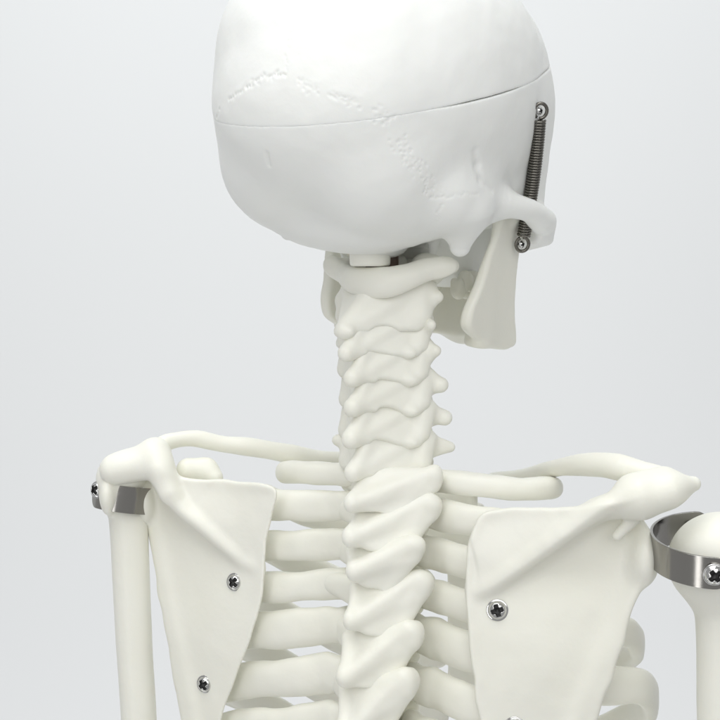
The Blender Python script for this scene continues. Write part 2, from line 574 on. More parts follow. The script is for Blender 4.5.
# ---- lower jaw ---------------------------------------------------------
mb = Solid(0.5)
ram_px = [(500, 204), (495, 216), (492, 235), (483, 262), (475, 287), (467, 305), (463, 320), (464, 330), (473, 338), (486, 346), (499, 350), (507, 348),
          (512, 340), (510, 300), (512, 272), (516, 252), (519, 228), (518, 206), (512, 203), (507, 212)]
def ramus(s, aa):
    pts = np.array([SK.at(px, py, 112 - 23 * np.clip((py - 210) / 130, 0, 1))[1:] for px, py in ram_px])
    if s < 0: pts = pts + V3(4, -7, 0)[:2]
    pts = closed_spline(pts, 3)
    gd = Grid2(pts.min(0) - 20, pts.max(0) + 20, 1.5, lambda p: poly2(p, pts))
    def fn(X):
        Y = SK.loc(X)
        d2, ov = gd(Y[:, 1:]); d2 = d2 + ov
        t = np.clip((-110 - Y[:, 2]) / 130, 0, 1)
        a0 = s * (aa + 6 - 23 * t)
        da = np.abs(Y[:, 0] - a0) - (6.5 - 2.0 * np.exp(-((Y[:, 2] + 135) / 25) ** 2))
        q = np.stack([d2 + 5, da + 5], 1)
        return np.sqrt((np.maximum(q, 0) ** 2).sum(1)) + np.minimum(q.max(1), 0) - 5
    c = [SK(s * a, b, cc) for a in (aa - 20, aa + 12) for b in (pts[:, 0].min() - 5, pts[:, 0].max() + 5) for cc in (pts[:, 1].min() - 5, pts[:, 1].max() + 5)]
    return Prim(fn, np.min(c, 0), np.max(c, 0))
mb.add(ramus(1, 106), 0); mb.add(ramus(-1, 94), 0)
for s, aa in ((1, 106), (-1, 94)):
    cnd = SK.at(503, 211, 102)
    mb.add(ecap(SK(s * (aa - 12), cnd[1], cnd[2] - 4), SK(s * (aa + 6), cnd[1], cnd[2] - 4), 9, 9, skM, (1, 1, 1)), 8)
body2 = np.array([(-80, 72), (-74, 92), (-60, 130), (-38, 162), (-14, 176), (14, 176), (38, 162), (60, 130), (74, 92), (80, 78)], float)
body2 = spline(body2, 4)
gbody = Grid2(body2.min(0) - 25, body2.max(0) + 25, 1.5, lambda p: line2(p, body2)[0])
def bodyfn(X):
    Y = SK.loc(X)
    d, ov = gbody(Y[:, :2]); d = d + ov
    w = 9 + 4 * np.clip((-Y[:, 2] - 200) / 50, 0, 1)
    q = np.stack([d - w + 6, np.abs(Y[:, 2] + 213) - 29 + 6], 1)
    return np.sqrt((np.maximum(q, 0) ** 2).sum(1)) + np.minimum(q.max(1), 0) - 6
c = [SK(a, b, cc) for a in (-105, 105) for b in (40, 195) for cc in (-255, -175)]
mb.add(Prim(bodyfn, np.min(c, 0), np.max(c, 0)), 10)
mb.add(ell(SK(0, 184, -236), (24, 12, 16), skM), 12)
mandible = solid_obj('mandible', mb, 1.2, BONE, root)
tooth_row('lower_teeth', [(a * 0.93, b - 6, w) for a, b, w in arch], -186, 11, mandible, 1)

# ---- springs at the temples -------------------------------------------
def spring(s):
    A = SK.loc((march(sk, 537.5, 120) + SK.r * 3.5 - SK.f * 3)[None])[0]
    Bp = SK.at(523.5, 236, 123)
    a, b = SK(A[0] * s, A[1], A[2]), SK(Bp[0] * s, Bp[1], Bp[2])
    ax = b - a; Ln = np.linalg.norm(ax)
    turns, per = 44, 14
    n = turns * per
    t = np.linspace(0, 1, n)
    cen = (1 - t)[:, None] * a + t[:, None] * b + (4 * t * (1 - t))[:, None] * SK.f * 4
    ax /= Ln
    e1 = np.cross(ax, V3(0, 1, 0)); e1 /= np.linalg.norm(e1); e2 = np.cross(ax, e1)
    th = 2 * math.pi * turns * t
    path = cen + 5.9 * (np.cos(th)[:, None] * e1 + np.sin(th)[:, None] * e2)
    V, F = tube_mesh(path, 1.25, 6)
    sp = link_mesh('spring', V, F, SPRINGM, root)
    for p, sg in ((a, -1), (b, 1)):
        w = np.linspace(0, 1, 26)
        ang = -0.5 * math.pi + 2 * math.pi * 0.92 * w
        o = p + ax * sg * 9
        pl = SK.f * 0.55 + SK.r * s * 0.5; pl /= np.linalg.norm(pl)
        loop = o + 6.6 * (np.cos(ang)[:, None] * pl + np.sin(ang)[:, None] * ax * sg * 1.15)
        V, F = tube_mesh(loop, 1.8, 8)
        link_mesh('hook', V, F, SPRINGM, sp)
    return a, b, ax, sp
sprR = spring(1); sprL = spring(-1)

# ---- screws ------------------------------------------------------------
def screw_mesh(name):
    s = Solid(0)
    s.add(ell(V3(0, 0, 0), (8.2, 8.2, 6.2)), 0)
    s.add(cyl(V3(0, 0, 0.2), 9.6, 1.1, edge=0.6), 0.6)
    s.add(cyl(V3(0, 0, -8), 3.4, 8, edge=0.5), 0)
    for a in (0, math.pi / 2):
        M = np.array([[math.cos(a), math.sin(a), 0], [-math.sin(a), math.cos(a), 0], [0, 0, 1]])
        s.cut(box(V3(0, 0, 6.0), (5.5, 1.9, 4.2), M, 0.5), 0.5)
    s.cut(ell(V3(0, 0, 5.5), (3.2, 3.2, 5)), 0.5)
    def below(X): return -X[:, 2] - 12
    s.clip = [below]
    v, q = mesh_solid(s, 0.42, 1)
    return v, q
SV, SQ = screw_mesh('screw')
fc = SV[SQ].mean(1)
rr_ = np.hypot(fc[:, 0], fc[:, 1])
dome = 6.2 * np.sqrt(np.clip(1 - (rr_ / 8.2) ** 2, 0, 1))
SDARK = ((rr_ < 6.3) & (fc[:, 2] < dome - 0.55)).astype(np.int32)      # driver recess faces painted near-black for shade and dark reflection
def screw(pos, nrm, spin, scale, parent, name='screw', mat=None):
    n = np.asarray(nrm, float); n /= np.linalg.norm(n)
    e1 = np.cross(n, V3(0, 0, 1)); e1 /= np.linalg.norm(e1); e2 = np.cross(n, e1)
    c, s = math.cos(spin), math.sin(spin)
    M = np.array([c * e1 + s * e2, -s * e1 + c * e2, n])
    if np.linalg.det(M) < 0: M[1] *= -1
    o = link_mesh(name, SV * scale @ M + pos, SQ, mat or SCREWM, parent)
    o.data.materials.append(RECESS_SHADE)
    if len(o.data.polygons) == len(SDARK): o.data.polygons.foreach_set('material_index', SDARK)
    return o
for sgn, (a, b, ax, so) in ((1, sprR), (-1, sprL)):
    n = SK.r * sgn * 0.9 - SK.f * 0.2
    for p in (a - ax * 9, b + ax * 9):
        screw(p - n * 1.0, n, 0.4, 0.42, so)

# ---- peg between skull and neck ---------------------------------------
s = Solid(0.2)
s.add(cyl(P(370, 250, -30), 20, 16, edge=3), 0)
peg = solid_obj('mounting_peg', s, 1.0, BONE, root)
s = Solid(0)
s.add(cyl(P(382, 258, -10), 16.5, 13, edge=2), 0)
solid_obj('spacer', s, 1.0, RUBBER, peg)

# ---- vertebrae ---------------------------------------------------------
def cervical(i, cx, cy, tp, lt, tip, y0, wl=1.0, hp=1.0):
    F = Frame(P(cx, cy, y0), 30); M = F.M()
    q = math.radians(20); MT = np.array([F.r, F.f * math.cos(q) - F.u * math.sin(q), F.u * math.cos(q) + F.f * math.sin(q)])
    s = Solid(0.8)
    tpR = F(*F.at(tp[0], tp[1], 56))
    tpL = F(*F.at(lt[0], lt[1], -54))
    tipP = P(tip[0], tip[1], y0 - 60)
    rootP = F(-2, -30, -13)
    s.add(ell(F(0, 36, -2), (33, 26, 14), M), 0)
    # articular pillars
    vr = np.random.RandomState(20 + i)
    for sg in (-1, 1):
        s.add(ecap(F(39 * sg, 6, 8), F(40 * sg, -5, -16), 11, 10, M, (1.15, 1.0, 1.0)), 6)
        s.add(cap(F(30 * sg, 18, 0), F(38 * sg, 4, 2), 11, 11), 6)
    # flat lamina running from the joint down to the spinous process
    A, B2 = F(41, 0, 16), F(42, -13, -24)
    tq = tipP + V3(6, 6, 1)
    E2 = A + (tq - B2) * 0.86
    s.add(tri(A, B2, tq, 4.6), 7); s.add(tri(A, tq, E2, 4.6), 7)
    Al, Bl = F(-40, 0, 14), F(-40, -10, -20)
    s.add(tri(Al, Bl, F(-8, -36, -20), 5), 5); s.add(tri(Al, F(-8, -36, -20), E2, 5), 5)
    s.add(tri(E2, tipP + V3(0, 4, 1), F(-4, -26, -10), 5), 9)
    # uneven lower rim
    mid = B2 * (0.52 + 0.1 * vr.rand()) + tq * 0.42
    mid = B2 + (tq - B2) * vr.uniform(0.4, 0.56)
    s.cut(ell(mid + V3(0, -2, -4.5), (vr.uniform(11, 17), 12, (3.2, 3, 6, 4.5, 5)[i]), MT), 5)
    s.add(ell(B2 + (tq - B2) * 0.12 + V3(0, 0, -1), (8, 5, 5.5), MT), 6)
    # transverse processes
    s.add(tri(F(38, 4, 14), F(38, 8, -8), tpR, 4.6), 6)
    s.add(cap(F(38, 8, 2), tpR, 7, 5.0 if i < 4 else 3.2), 6)
    s.add(ell(tpR + V3(-1, 0, -2), (5.5, 6, 6)), 4) if i in (2, 3) else None
    s.add(cap(F(-34, 6, -2), tpL, 9, 6), 7)
    # blunt spinous tip
    s.add(ecap(rootP, tipP + V3(0, 2, 0), 6, 5.2, M, (0.95, 1.0, 1.2)), 9)
    s.add(box(tipP + V3(0, 3, 0), (6.5, 5, 6), M, 4), 4)
    return solid_obj('cervical_vertebra', s, 1.0, BONE, root)

# atlas
F = Frame(P(388, 268, 0), 30); M = F.M()
s = Solid(0.4)
ch = [P(331, 265, 32), P(343, 273, 14), P(356, 281, -22), P(378, 283, -42), P(402, 279, -44), P(426, 270, -38), P(449, 266, -36)]
ra = [9.5, 8.5, 11.5, 12.5, 11.5, 10, 8.5]
ra = spline(np.array(ra)[:, None], 4)[:, 0]; ch = spline(ch, 4)
for i in range(len(ch) - 1): s.add(ecap(ch[i], ch[i + 1], ra[i], ra[i + 1], M, (1, 0.65, 1.08)), 3)
for sg in (-1, 1):
    s.add(ell(F(36 * sg, 16, -2), (18, 22, 17), M), 10)
    s.add(cap(F(40 * sg, 10, 0), F(66 * sg, 10, 2), 11, 8), 8)
s.add(cap(F(-30, 34, 0), F(0, 42, 0), 8, 9), 8); s.add(cap(F(0, 42, 0), F(30, 34, 0), 9, 8), 8)
solid_obj('cervical_vertebra', s, 1.1, BONE, root)

# axis: a broader back
F = Frame(P(386, 300, 0), 30); M = F.M()
s = Solid(0.45)
s.add(ell(F(0, 36, 4), (32, 26, 17), M), 0)
s.add(cap(F(0, 30, 10), F(0, 28, 38), 11, 8), 6)
for sg in (-1, 1):
    s.add(ecap(F(38 * sg, 6, 10), F(40 * sg, -6, -16), 14, 12, M, (1.15, 1, 1)), 6)
    s.add(ecap(F(36 * sg, -2, -4), F(4 * sg, -26, -6), 7, 8, M, (1, 0.8, 2.0)), 8)
s.add(cap(F(36, 6, 0), F(*F.at(438, 297, 56)), 10, 6), 7)
s.add(cap(F(-36, 6, 0), F(*F.at(342, 300, -50)), 10, 6.5), 7)
tipP = P(344, 331, -54)
s.add(ecap(F(-2, -30, -8), tipP, 8, 6, M, (1, 1, 1.25)), 8)
A, B2, tq = F(40, -2, 16), F(41, -14, -25), tipP + V3(7, 6, 2)
E2 = A + (tq - B2) * 0.72
s.add(tri(A, B2, tq, 5.5), 9); s.add(tri(A, tq, E2, 5.5), 9)
s.cut(ell(B2 + (tq - B2) * 0.5 + V3(0, -2, -5), (13, 12, 6), M), 5)
s.add(tri(F(-38, -4, 10), tipP + V3(0, 6, 4), F(-2, -30, 12), 7), 8)
for sg in (-1, 1): s.add(cap(tipP, tipP + F.r * sg * 6 + V3(0, 0, -1), 6, 5), 5)
solid_obj('cervical_vertebra', s, 1.1, BONE, root)

CV = [(385, 327, (431, 325), (342, 343), (345, 354), 0),
      (385, 354, (436, 351), (348, 366), (351, 379), 0),
      (386, 384, (442, 384), (352, 390), (352, 408), 0),
      (386, 415, (446, 417), (350, 416), (350, 440), -1),
      (387, 446, (450, 447), (338, 440), (352, 474), -2)]
for i, a in enumerate(CV): cervical(i, *a, wl=1.0, hp=1.0)

def thoracic(cx, cy, tp, lt, tip, y0, big=1.0):
    F = Frame(P(cx + 4, cy, y0), 28); M = F.M()
    q = math.radians(24); MT = np.array([F.r, F.f * math.cos(q) - F.u * math.sin(q), F.u * math.cos(q) + F.f * math.sin(q)])
    s = Solid(1.0)
    tpR = F(*F.at(tp[0], tp[1], 58)); tpL = F(*F.at(lt[0], lt[1], -60))
    tipP = P(tip[0], tip[1], y0 - 70)
    s.add(ell(F(0, 40, -8), (32 * big, 28 * big, 19 * big), M), 0)
    for sg, t in ((1, tpR), (-1, tpL)):
        e = 1.0 if sg > 0 else 0.72
        s.add(cap(F(24 * sg * e, 14, -2), F(20 * sg * e, -6, -6), 11, 11), 8)
        s.add(ecap(F(16 * sg * e, -12, -6), t + F.f * 4, 7.5 * big, 8 * big, M, (1, 0.85, 1.35)), 8)
        s.add(ecap(F(18 * sg * e, -10, -8), F(15 * sg * e, -20, -34 * big), 11, 8 * big, M, (1.3 * e, 0.75, 1.0)), 8)
        s.add(ecap(F(20 * sg * e, -4, 10), F(18 * sg * e, -10, -2), 9, 10, M, (1.2 * e, 0.8, 1)), 8)
    # one leaf from the transverse process to the spinous tip
    vr = np.random.RandomState(int(cy)); low = F(30 + vr.uniform(-5, 4), -50, -42 * big + vr.uniform(-2, 4)); up = F(-3, -50, 4)
    r_ = 5.2
    a1, a2 = tpR + V3(-6, -3, 5 * big), tpR + V3(-3, -2, -8 * big)
    tq = tipP + V3(3, 4, 1)
    s.add(tri(a2, tq, low, r_), 7); s.add(tri(a1, a2, tq, r_), 8); s.add(tri(a1, tq, up, r_), 8); s.add(tri(a1, low, up, r_), 8)
    s.add(tri(a2, F(24, -12, -8), low, r_), 6)
    s.cut(ell(low + (tq - low) * 0.5 + V3(0, 0, -7), (vr.uniform(7, 12), 14, vr.uniform(3, 6)), M), 5)
    s.add(ell(tpR + V3(-1, -4, vr.uniform(-4, 4)), (vr.uniform(7, 10), 7, vr.uniform(8, 12))), 6)
    s.add(ell(low + V3(-3, 1, 1), (9, 5, 6)), 7)
    # blade of the spinous process behind its ridge
    s.add(tri(up, tipP + V3(0, 4, 2), F(-2, -18, -14 * big), 5), 6)
    s.add(tri(tpL + V3(4, 2, 0), F(-10, -14, 0), F(-10, -16, -24 * big), 7), 8)
    s.add(ecap(F(-1, -32, -20 * big), tipP + V3(0, 2, 0), 6, 5.2, M, (0.85, 1, 1.2)), 10)
    return solid_obj('thoracic_vertebra', s, 1.0, BONE, root)

TV = [(388, 474, (436, 478), (346, 482), (351, 505), -3, 0.9),
      (386, 506, (433, 505), (337, 508), (350, 538), -6, 0.95),
      (376, 549, (416, 548), (335, 545), (354, 573), -9, 0.95),
      (380, 582, (424, 583), (330, 584), (350, 622), -12, 1.1),
      (372, 632, (413, 634), (331, 620), (344, 678), -16, 1.1),
      (370, 682, (408, 682), (330, 676), (342, 738), -20, 1.15),
      (370, 740, (408, 740), (330, 736), (342, 796), -24, 1.15)]
for a in TV: thoracic(*a)

# discs between the bodies
levels = [(386, 313, 0), (385, 341, 0), (385, 369, 0), (386, 399, 0), (386, 431, 0), (387, 462, -2), (387, 492, -4), (382, 530, -7), (379, 567, -10), (377, 609, -14), (372, 660, -18), (371, 713, -22)]
for cx, cy, y0 in levels:
    F = Frame(P(cx, cy, y0), 29)
    s = Solid(0.3); s.add(ell(F(0, 38, -3), (31, 26, 15), F.M()), 0)
    solid_obj('intervertebral_disc', s, 1.6, DISC, root)

# ---- ribs --------------------------------------------------------------
TO = Frame(V3(25, 0, 0), 28)
# z at the transverse process, half width, front depth, side drop, front drop, half height, half thickness
RIBS = [(-200, 150, 150, 8, 20, 13, 10), (-232, 188, 175, 12, 48, 17, 9), (-271, 208, 195, 24, 70, 17.5, 9),
        (-311, 227, 205, 36, 92, 17, 9.5), (-352, 241, 212, 46, 108, 21, 10), (-400, 254, 220, 54, 118, 21, 10), (-448, 262, 224, 58, 126, 21, 10)]
def rib_path(z, A, Bf, d1, d2, s, dy):
    k = np.array([(26, 18, 4), (44, 2, 2), (64, 0, 0), (100, -8, -d1 * 0.14), (150, -2, -d1 * 0.32), (A * 0.86, 34, -d1 * 0.75),
                  (A, 88, -d1), (A * 0.9, 88 + (Bf - 88) * 0.62, -(d1 + d2) * 0.6), (A * 0.58, Bf * 0.96, -(d1 + d2) * 0.9), (24, Bf + 6, -d2 - d1 * 0.7)], float)
    if A < 170:
        k = np.array([(26, 18, 2), (44, 6, 1), (62, 4, 0), (100, 6, -1), (134, 26, -d1 * 0.6), (A, 62, -d1), (A * 0.86, 105, -d1 - 4), (A * 0.5, Bf * 0.95, -d2), (20, Bf, -d2)], float)
    p = spline(k, 9)
    return np.array([TO((s if s > 0 or A > 170 else -0.95) * a, b + dy, z + c) for a, b, c in p])
def rib(i, s):
    z, A, Bf, d1, d2, hh, th = RIBS[i]
    dy = -2.5 * i
    path = rib_path(z, A, Bf, d1, d2, s, dy)
    n = len(path); seg = 20
    T = np.gradient(path, axis=0); T /= np.linalg.norm(T, axis=1)[:, None]
    V = []
    for j in range(n):
        t = j / (n - 1)
        up = V3(0, 0, 1) - T[j][2] * T[j]; up /= np.linalg.norm(up)
        out = np.cross(T[j], up)
        if i == 0:      # the first rib lies flat
            h_, w_ = hh * (1.0 - 0.25 * t), th * 1.25
        else:
            h_, w_ = hh * (0.82 + 0.18 * min(1, t * 5)) * (1 - 0.2 * t), th * (1.15 - 0.25 * t)
        if j == 0 or j == n - 1: h_, w_ = h_ * 0.6, w_ * 0.6
        wob = 1 + 0.035 * math.sin(j * 0.27 + i * 2 + s) + 0.02 * math.sin(j * 0.61 + i)
        for k in range(seg):
            a = 2 * math.pi * k / seg
            ca, sa = math.cos(a), math.sin(a)
            pw = lambda x: math.copysign(abs(x) ** 0.85, x)
            V.append(path[j] + out * pw(ca) * w_ * wob + up * pw(sa) * h_ * wob)
    V = np.array(V)
    C_ = np.repeat(path, seg, 0); O_ = V - C_; O_ /= np.linalg.norm(O_, axis=1)[:, None] + 1e-9
    V = V + O_ * (vnoise(V + 50 * i, 22.0) * 1.3 + vnoise(V + 9, 9.0) * 0.6)[:, None]
    F = []
    for j in range(n - 1):
        for k in range(seg):
            f = [j * seg + k, j * seg + (k + 1) % seg, (j + 1) * seg + (k + 1) % seg, (j + 1) * seg + k]
            F.append(f)
    F.append(list(range(seg))[::-1]); F.append([(n - 1) * seg + k for k in range(seg)])
    o = link_mesh('rib', V, F, BONE, root)
    md = o.modifiers.new('smooth', 'SUBSURF'); md.levels = 1; md.render_levels = 1
    return o
for i in range(len(RIBS)):
    for s in (-1, 1): rib(i, s)

# breastbone
s = Solid(0.4)
s.add(box(TO(0, 156, -262), (32, 9, 32), TO.M(), 8), 0)
s.add(box(TO(0, 200, -370), (22, 8, 120), TO.M(), 7), 14)
s.add(cap(TO(0, 160, -280), TO(0, 196, -310), 14, 12), 20)
solid_obj('sternum', s, 1.8, BONE, root)

# ---- shoulder blades ---------------------------------------------------
def toimg(X):
    k = D / (D + X[:, 1])
    return np.stack([360 + X[:, 0] * k, H0 - X[:, 2] * k], 1)

def scapula(outline, ysurf, crest, hgt, side, thick, extra, bulge):
    poly = closed_spline(outline, 4)
    cr = spline(crest, 6)
    hh = np.interp(np.linspace(0, len(crest) - 1, len(cr)), np.arange(len(crest)), hgt)
    pj = np.concatenate([poly, np.zeros((len(poly), 1))], 1)
    poly = poly + np.stack([vnoise(pj, 17.0), vnoise(pj + 31.7, 17.0)], 1) * 1.6
    lo2, hi2 = poly.min(0) - 30, poly.max(0) + 30
    gd = Grid2(lo2, hi2, 1.5, lambda p: poly2(p, poly))
    def relief(p):
        d, t, sd = line2(p, cr)
        hv = np.interp(t, np.arange(len(cr)), hh)
        below = sd * side > 0
        return hv * np.where(below, np.exp(-(d / 9.0) ** 2), 0.9 * np.exp(-(d / 42.0) ** 2) + 0.1 * np.exp(-(d / 14.0) ** 2))
    gr = Grid2(lo2, hi2, 1.0, relief)
    for _ in range(2):
        A = np.pad(gr.G, 1, mode='edge')
        gr.G = (A[1:-1, 1:-1] * 2 + A[:-2, 1:-1] + A[2:, 1:-1] + A[1:-1, :-2] + A[1:-1, 2:]) / 6
    def fn(X):
        p = toimg(X)
        d2, ov = gd(p); d2 = d2 + ov
        rl, _ = gr(p)
        y0 = ysurf(p) - bulge(p)
        rim = 5.0 * np.exp(-(np.minimum(d2, 0) / 9.0) ** 2)           # thickened border
        yf = y0 - rl - rim * 0.55
        yb = y0 + thick + rim * 0.5 - rl * 0.25
        a = smax((yf - X[:, 1]) / (1 + rl / 14.0), X[:, 1] - yb, 3)
        q = np.stack([d2 + 3, a + 3], 1)
        return np.sqrt((np.maximum(q, 0) ** 2).sum(1)) + np.minimum(q.max(1), 0) - 3
    w = [P(px, py, yy) for px, py in outline for yy in ysurf(np.array([[px, py]])) + np.array([-60, 25])]
    s = Solid(0.5)
    s.add(Prim(fn, np.min(w, 0) - 6, np.max(w, 0) + 6), 0)
    for p, k in extra: s.add(p, k)
    return s

# right
def ysR(p): return -88 - 24 * np.clip((p[:, 0] - 470) / 180, 0, 1.2)
outR = [(482, 514), (505, 508), (535, 507), (560, 508), (590, 505), (618, 502), (640, 512), (648, 535), (655, 556), (652, 574), (641, 590), (634, 608), (628, 632),
        (620, 655), (611, 680), (600, 708), (588, 745), (570, 790), (548, 822), (528, 828), (510, 805), (494, 770), (482, 728), (475, 690), (470, 645), (466, 610), (466, 572), (470, 540)]
crR = [(470, 590), (488, 587), (522, 566), (563, 537), (605, 507), (640, 492)]
exR = [(ecap(P(600, 510, -122), P(640, 498, -136), 11, 17.5, I3, (1, 1.1, 0.95)), 14),
       (ecap(P(640, 498, -136), P(668, 490, -138), 17.5, 14.5, I3, (1, 1.1, 1.0)), 12),
       (ecap(P(668, 490, -138), P(693, 484, -130), 14.5, 7, I3, (1, 1.1, 0.95)), 14),
       (cap(P(634, 492, -134), P(662, 479, -126), 15, 10), 12),
       (cap(P(634, 518, -126), P(617, 536, -124), 6.5, 5), 4),
       (ell(P(642, 555, -104), (14, 26, 27)), 10)]
cc_ = spline([P(px, py, float(ysR(np.array([[px, py]]))[0]) - h_) for (px, py), h_ in zip(crR, [-8, 0, 13, 26, 34, 36])], 4)
exR.append((chain(cc_, np.linspace(1.6, 6.5, len(cc_))), 12))
bR = lambda p: 5 * np.exp(-(((p[:, 0] - 630 + 0.42 * (p[:, 1] - 600)) / 16) ** 2)) * (p[:, 1] > 560) + 11 * np.exp(-(((p[:, 0] - 545) / 60) ** 2 + ((p[:, 1] - 660) / 70) ** 2)) - 6 * np.exp(-(((p[:, 0] - 560) / 60) ** 2 + ((p[:, 1] - 575) / 22) ** 2))
scR = scapula(outR, ysR, crR, [0, 7, 18, 29, 36, 36], 1, 6.0, exR, bR)
oR = solid_obj('scapula', scR, 1.25, BONE, root)
# left
def ysL(p): return 5 + 110 * np.clip((278 - p[:, 0]) / 138, -0.1, 1.3)
outL = [(277, 489), (255, 483), (232, 481), (215, 480), (190, 478), (170, 472), (155, 474), (143, 486), (138, 500), (140, 512), (146, 526), (150, 543), (154, 570), (158, 597), (164, 625),
        (169, 655), (174, 685), (181, 720), (190, 760), (203, 785), (214, 770), (219, 740), (223, 716), (230, 696), (241, 665), (251, 638), (259, 610), (263, 585), (265, 558), (268, 532), (274, 510)]
crL = [(262, 568), (245, 561), (227, 548), (202, 527), (181, 510), (167, 488), (160, 462)]
exL = [(ecap(P(168, 492, 56), P(160, 468, 64), 9, 13, I3, (1, 1, 1)), 10),
       (ecap(P(160, 468, 64), P(155, 453, 78), 13, 15, I3, (1.05, 1.3, 1)), 10),
       (ecap(P(154, 455, 78), P(115, 472, 78), 15, 14.5, I3, (1, 1.25, 0.95)), 12), (ell(P(131, 466, 80), (30, 22, 15)), 14),
       (ecap(P(188, 470, 100), P(206, 471, 104), 13, 13, I3, (1, 1, 1)), 8),
       (cap(P(206, 471, 104), P(215, 478, 96), 12, 9), 8),
       (ell(P(147, 500, 108), (12, 24, 26)), 8)]
cc_ = spline([P(px, py, float(ysL(np.array([[px, py]]))[0]) - h_) for (px, py), h_ in zip(crL, [-8, -3, 6, 16, 27, 34, 32])], 4)
exL.append((chain(cc_, np.linspace(1.4, 8, len(cc_))), 12))
bL = lambda p: 4 * np.exp(-(((p[:, 0] - 160 - 0.2 * (p[:, 1] - 560)) / 9) ** 2)) + 8 * np.exp(-(((p[:, 0] - 205) / 40) ** 2 + ((p[:, 1] - 640) / 60) ** 2))
scL = scapula(outL, ysL, crL, [0, 3, 9, 17, 25, 30, 30], -1, 6.0, exL, bL)
oL = solid_obj('scapula', scL, 1.25, BONE, root)

def on(sol, px, py):
    p = march(sol, px, py)
    e = 2.0
    g = np.array([sol.evalfull([p + e * V3(*d)])[0] - sol.evalfull([p - e * V3(*d)])[0] for d in ((1, 0, 0), (0, 1, 0), (0, 0, 1))])
    return p, g / np.linalg.norm(g)
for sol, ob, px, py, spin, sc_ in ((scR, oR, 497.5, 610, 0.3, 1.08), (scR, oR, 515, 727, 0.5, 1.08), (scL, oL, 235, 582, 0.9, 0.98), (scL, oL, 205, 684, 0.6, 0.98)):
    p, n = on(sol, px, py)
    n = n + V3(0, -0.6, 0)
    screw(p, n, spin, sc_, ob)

# ---- collar bones ------------------------------------------------------
def clavicle(pts, rad):
    s = Solid(0.45)
    p = spline(pts, 4); r = spline(np.array(rad)[:, None], 4)[:, 0]
    s.add(chain(p, r * (1 + 0.05 * np.sin(np.arange(len(p)) * 0.9))), 0)
    return solid_obj('clavicle', s, 1.2, BONE, root)
clavicle([P(158, 447, 96), P(172, 441, 104), P(195, 438.5, 112), P(222, 444, 118), (P(250, 447, 122)), P(280, 452, 130), P(312, 458, 142), P(348, 460, 155), P(385, 465, 168), P(418, 478, 176)],
         [9, 9, 8.5, 9.5, 10, 10.5, 9, 8.5, 9.5, 14])
clavicle([P(668, 480, -124), P(650, 474, -116), P(628, 469, -104), P(606, 465, -85), P(580, 465, -55), P(556, 468, -15), P(534, 474, 40), P(512, 479, 90), P(494, 484, 135)],
         [9, 10, 11.5, 12.5, 10, 9, 8, 9, 13])

# ---- upper arms --------------------------------------------------------
def strap_mesh(F, R, arm, hh, th):
    # a U of flat strip: arc of radius R closing towards -a, two arms to +a with round ends
    path = []
    for t in np.linspace(0, 1, 24): path.append((arm * (1 - t), -R))
    for t in np.linspace(0, 1, 40)[1:]:
        an = -math.pi / 2 - math.pi * t
        path.append((R * math.cos(an), R * math.sin(an)))
    for t in np.linspace(0, 1, 24)[1:]: path.append((arm * t, R))
    path = np.array(path)
    ss = np.r_[0, np.cumsum(np.linalg.norm(np.diff(path, axis=0), axis=1))]
    Ltot = ss[-1]
    extra = np.r_[np.array([0.0, 0.4, 1.2, 2.5, 4, 6, 8, 10, 12]), ss[1:-1], Ltot - np.array([0.0, 0.4, 1.2, 2.5, 4, 6, 8, 10, 12])]
    S2 = np.unique(np.round(extra, 3))
    px_ = np.interp(S2, ss, path[:, 0]); py_ = np.interp(S2, ss, path[:, 1])
    T = np.stack([np.gradient(px_, S2), np.gradient(py_, S2)], 1); T /= np.linalg.norm(T, axis=1)[:, None]
    Nn = np.stack([T[:, 1], -T[:, 0]], 1)
    V, F4 = [], []
    e = np.minimum(S2, Ltot - S2)
    h = hh * np.sqrt(np.clip(1 - (1 - np.clip(e / hh, 0, 1)) ** 2, 0.0009, 1))
    ring = [(1, -1.0, 0.7), (1, -0.985, 1.0), (1, 0, 1.0), (1, 0.985, 1.0), (1, 1.0, 0.7), (-1, 1.0, 0.7), (-1, 0.985, 1.0), (-1, 0, 1.0), (-1, -0.985, 1.0), (-1, -1.0, 0.7)]
    m = len(ring)
    for i in range(len(S2)):
        for sd, zz, w in ring:
            o = Nn[i] * sd * th * w
            V.append(F(px_[i] + o[0], py_[i] + o[1], h[i] * zz))
    for i in range(len(S2) - 1):
        for k in range(m):
            F4.append([i * m + k, i * m + (k + 1) % m, (i + 1) * m + (k + 1) % m, (i + 1) * m + k])
    F4.append(list(range(m))[::-1]); F4.append([(len(S2) - 1) * m + k for k in range(m)])
    return np.array(V), F4

class TFrame(Frame):
    def __init__(s, o, yaw, tilt):          # turned about the vertical, then tipped so that the far side rises
        Frame.__init__(s, o, yaw)
        q = math.radians(tilt)
        f, u = s.f.copy(), s.u.copy()
        s.f = f * math.cos(q) + u * math.sin(q); s.u = -f * math.sin(q) + u * math.cos(q)

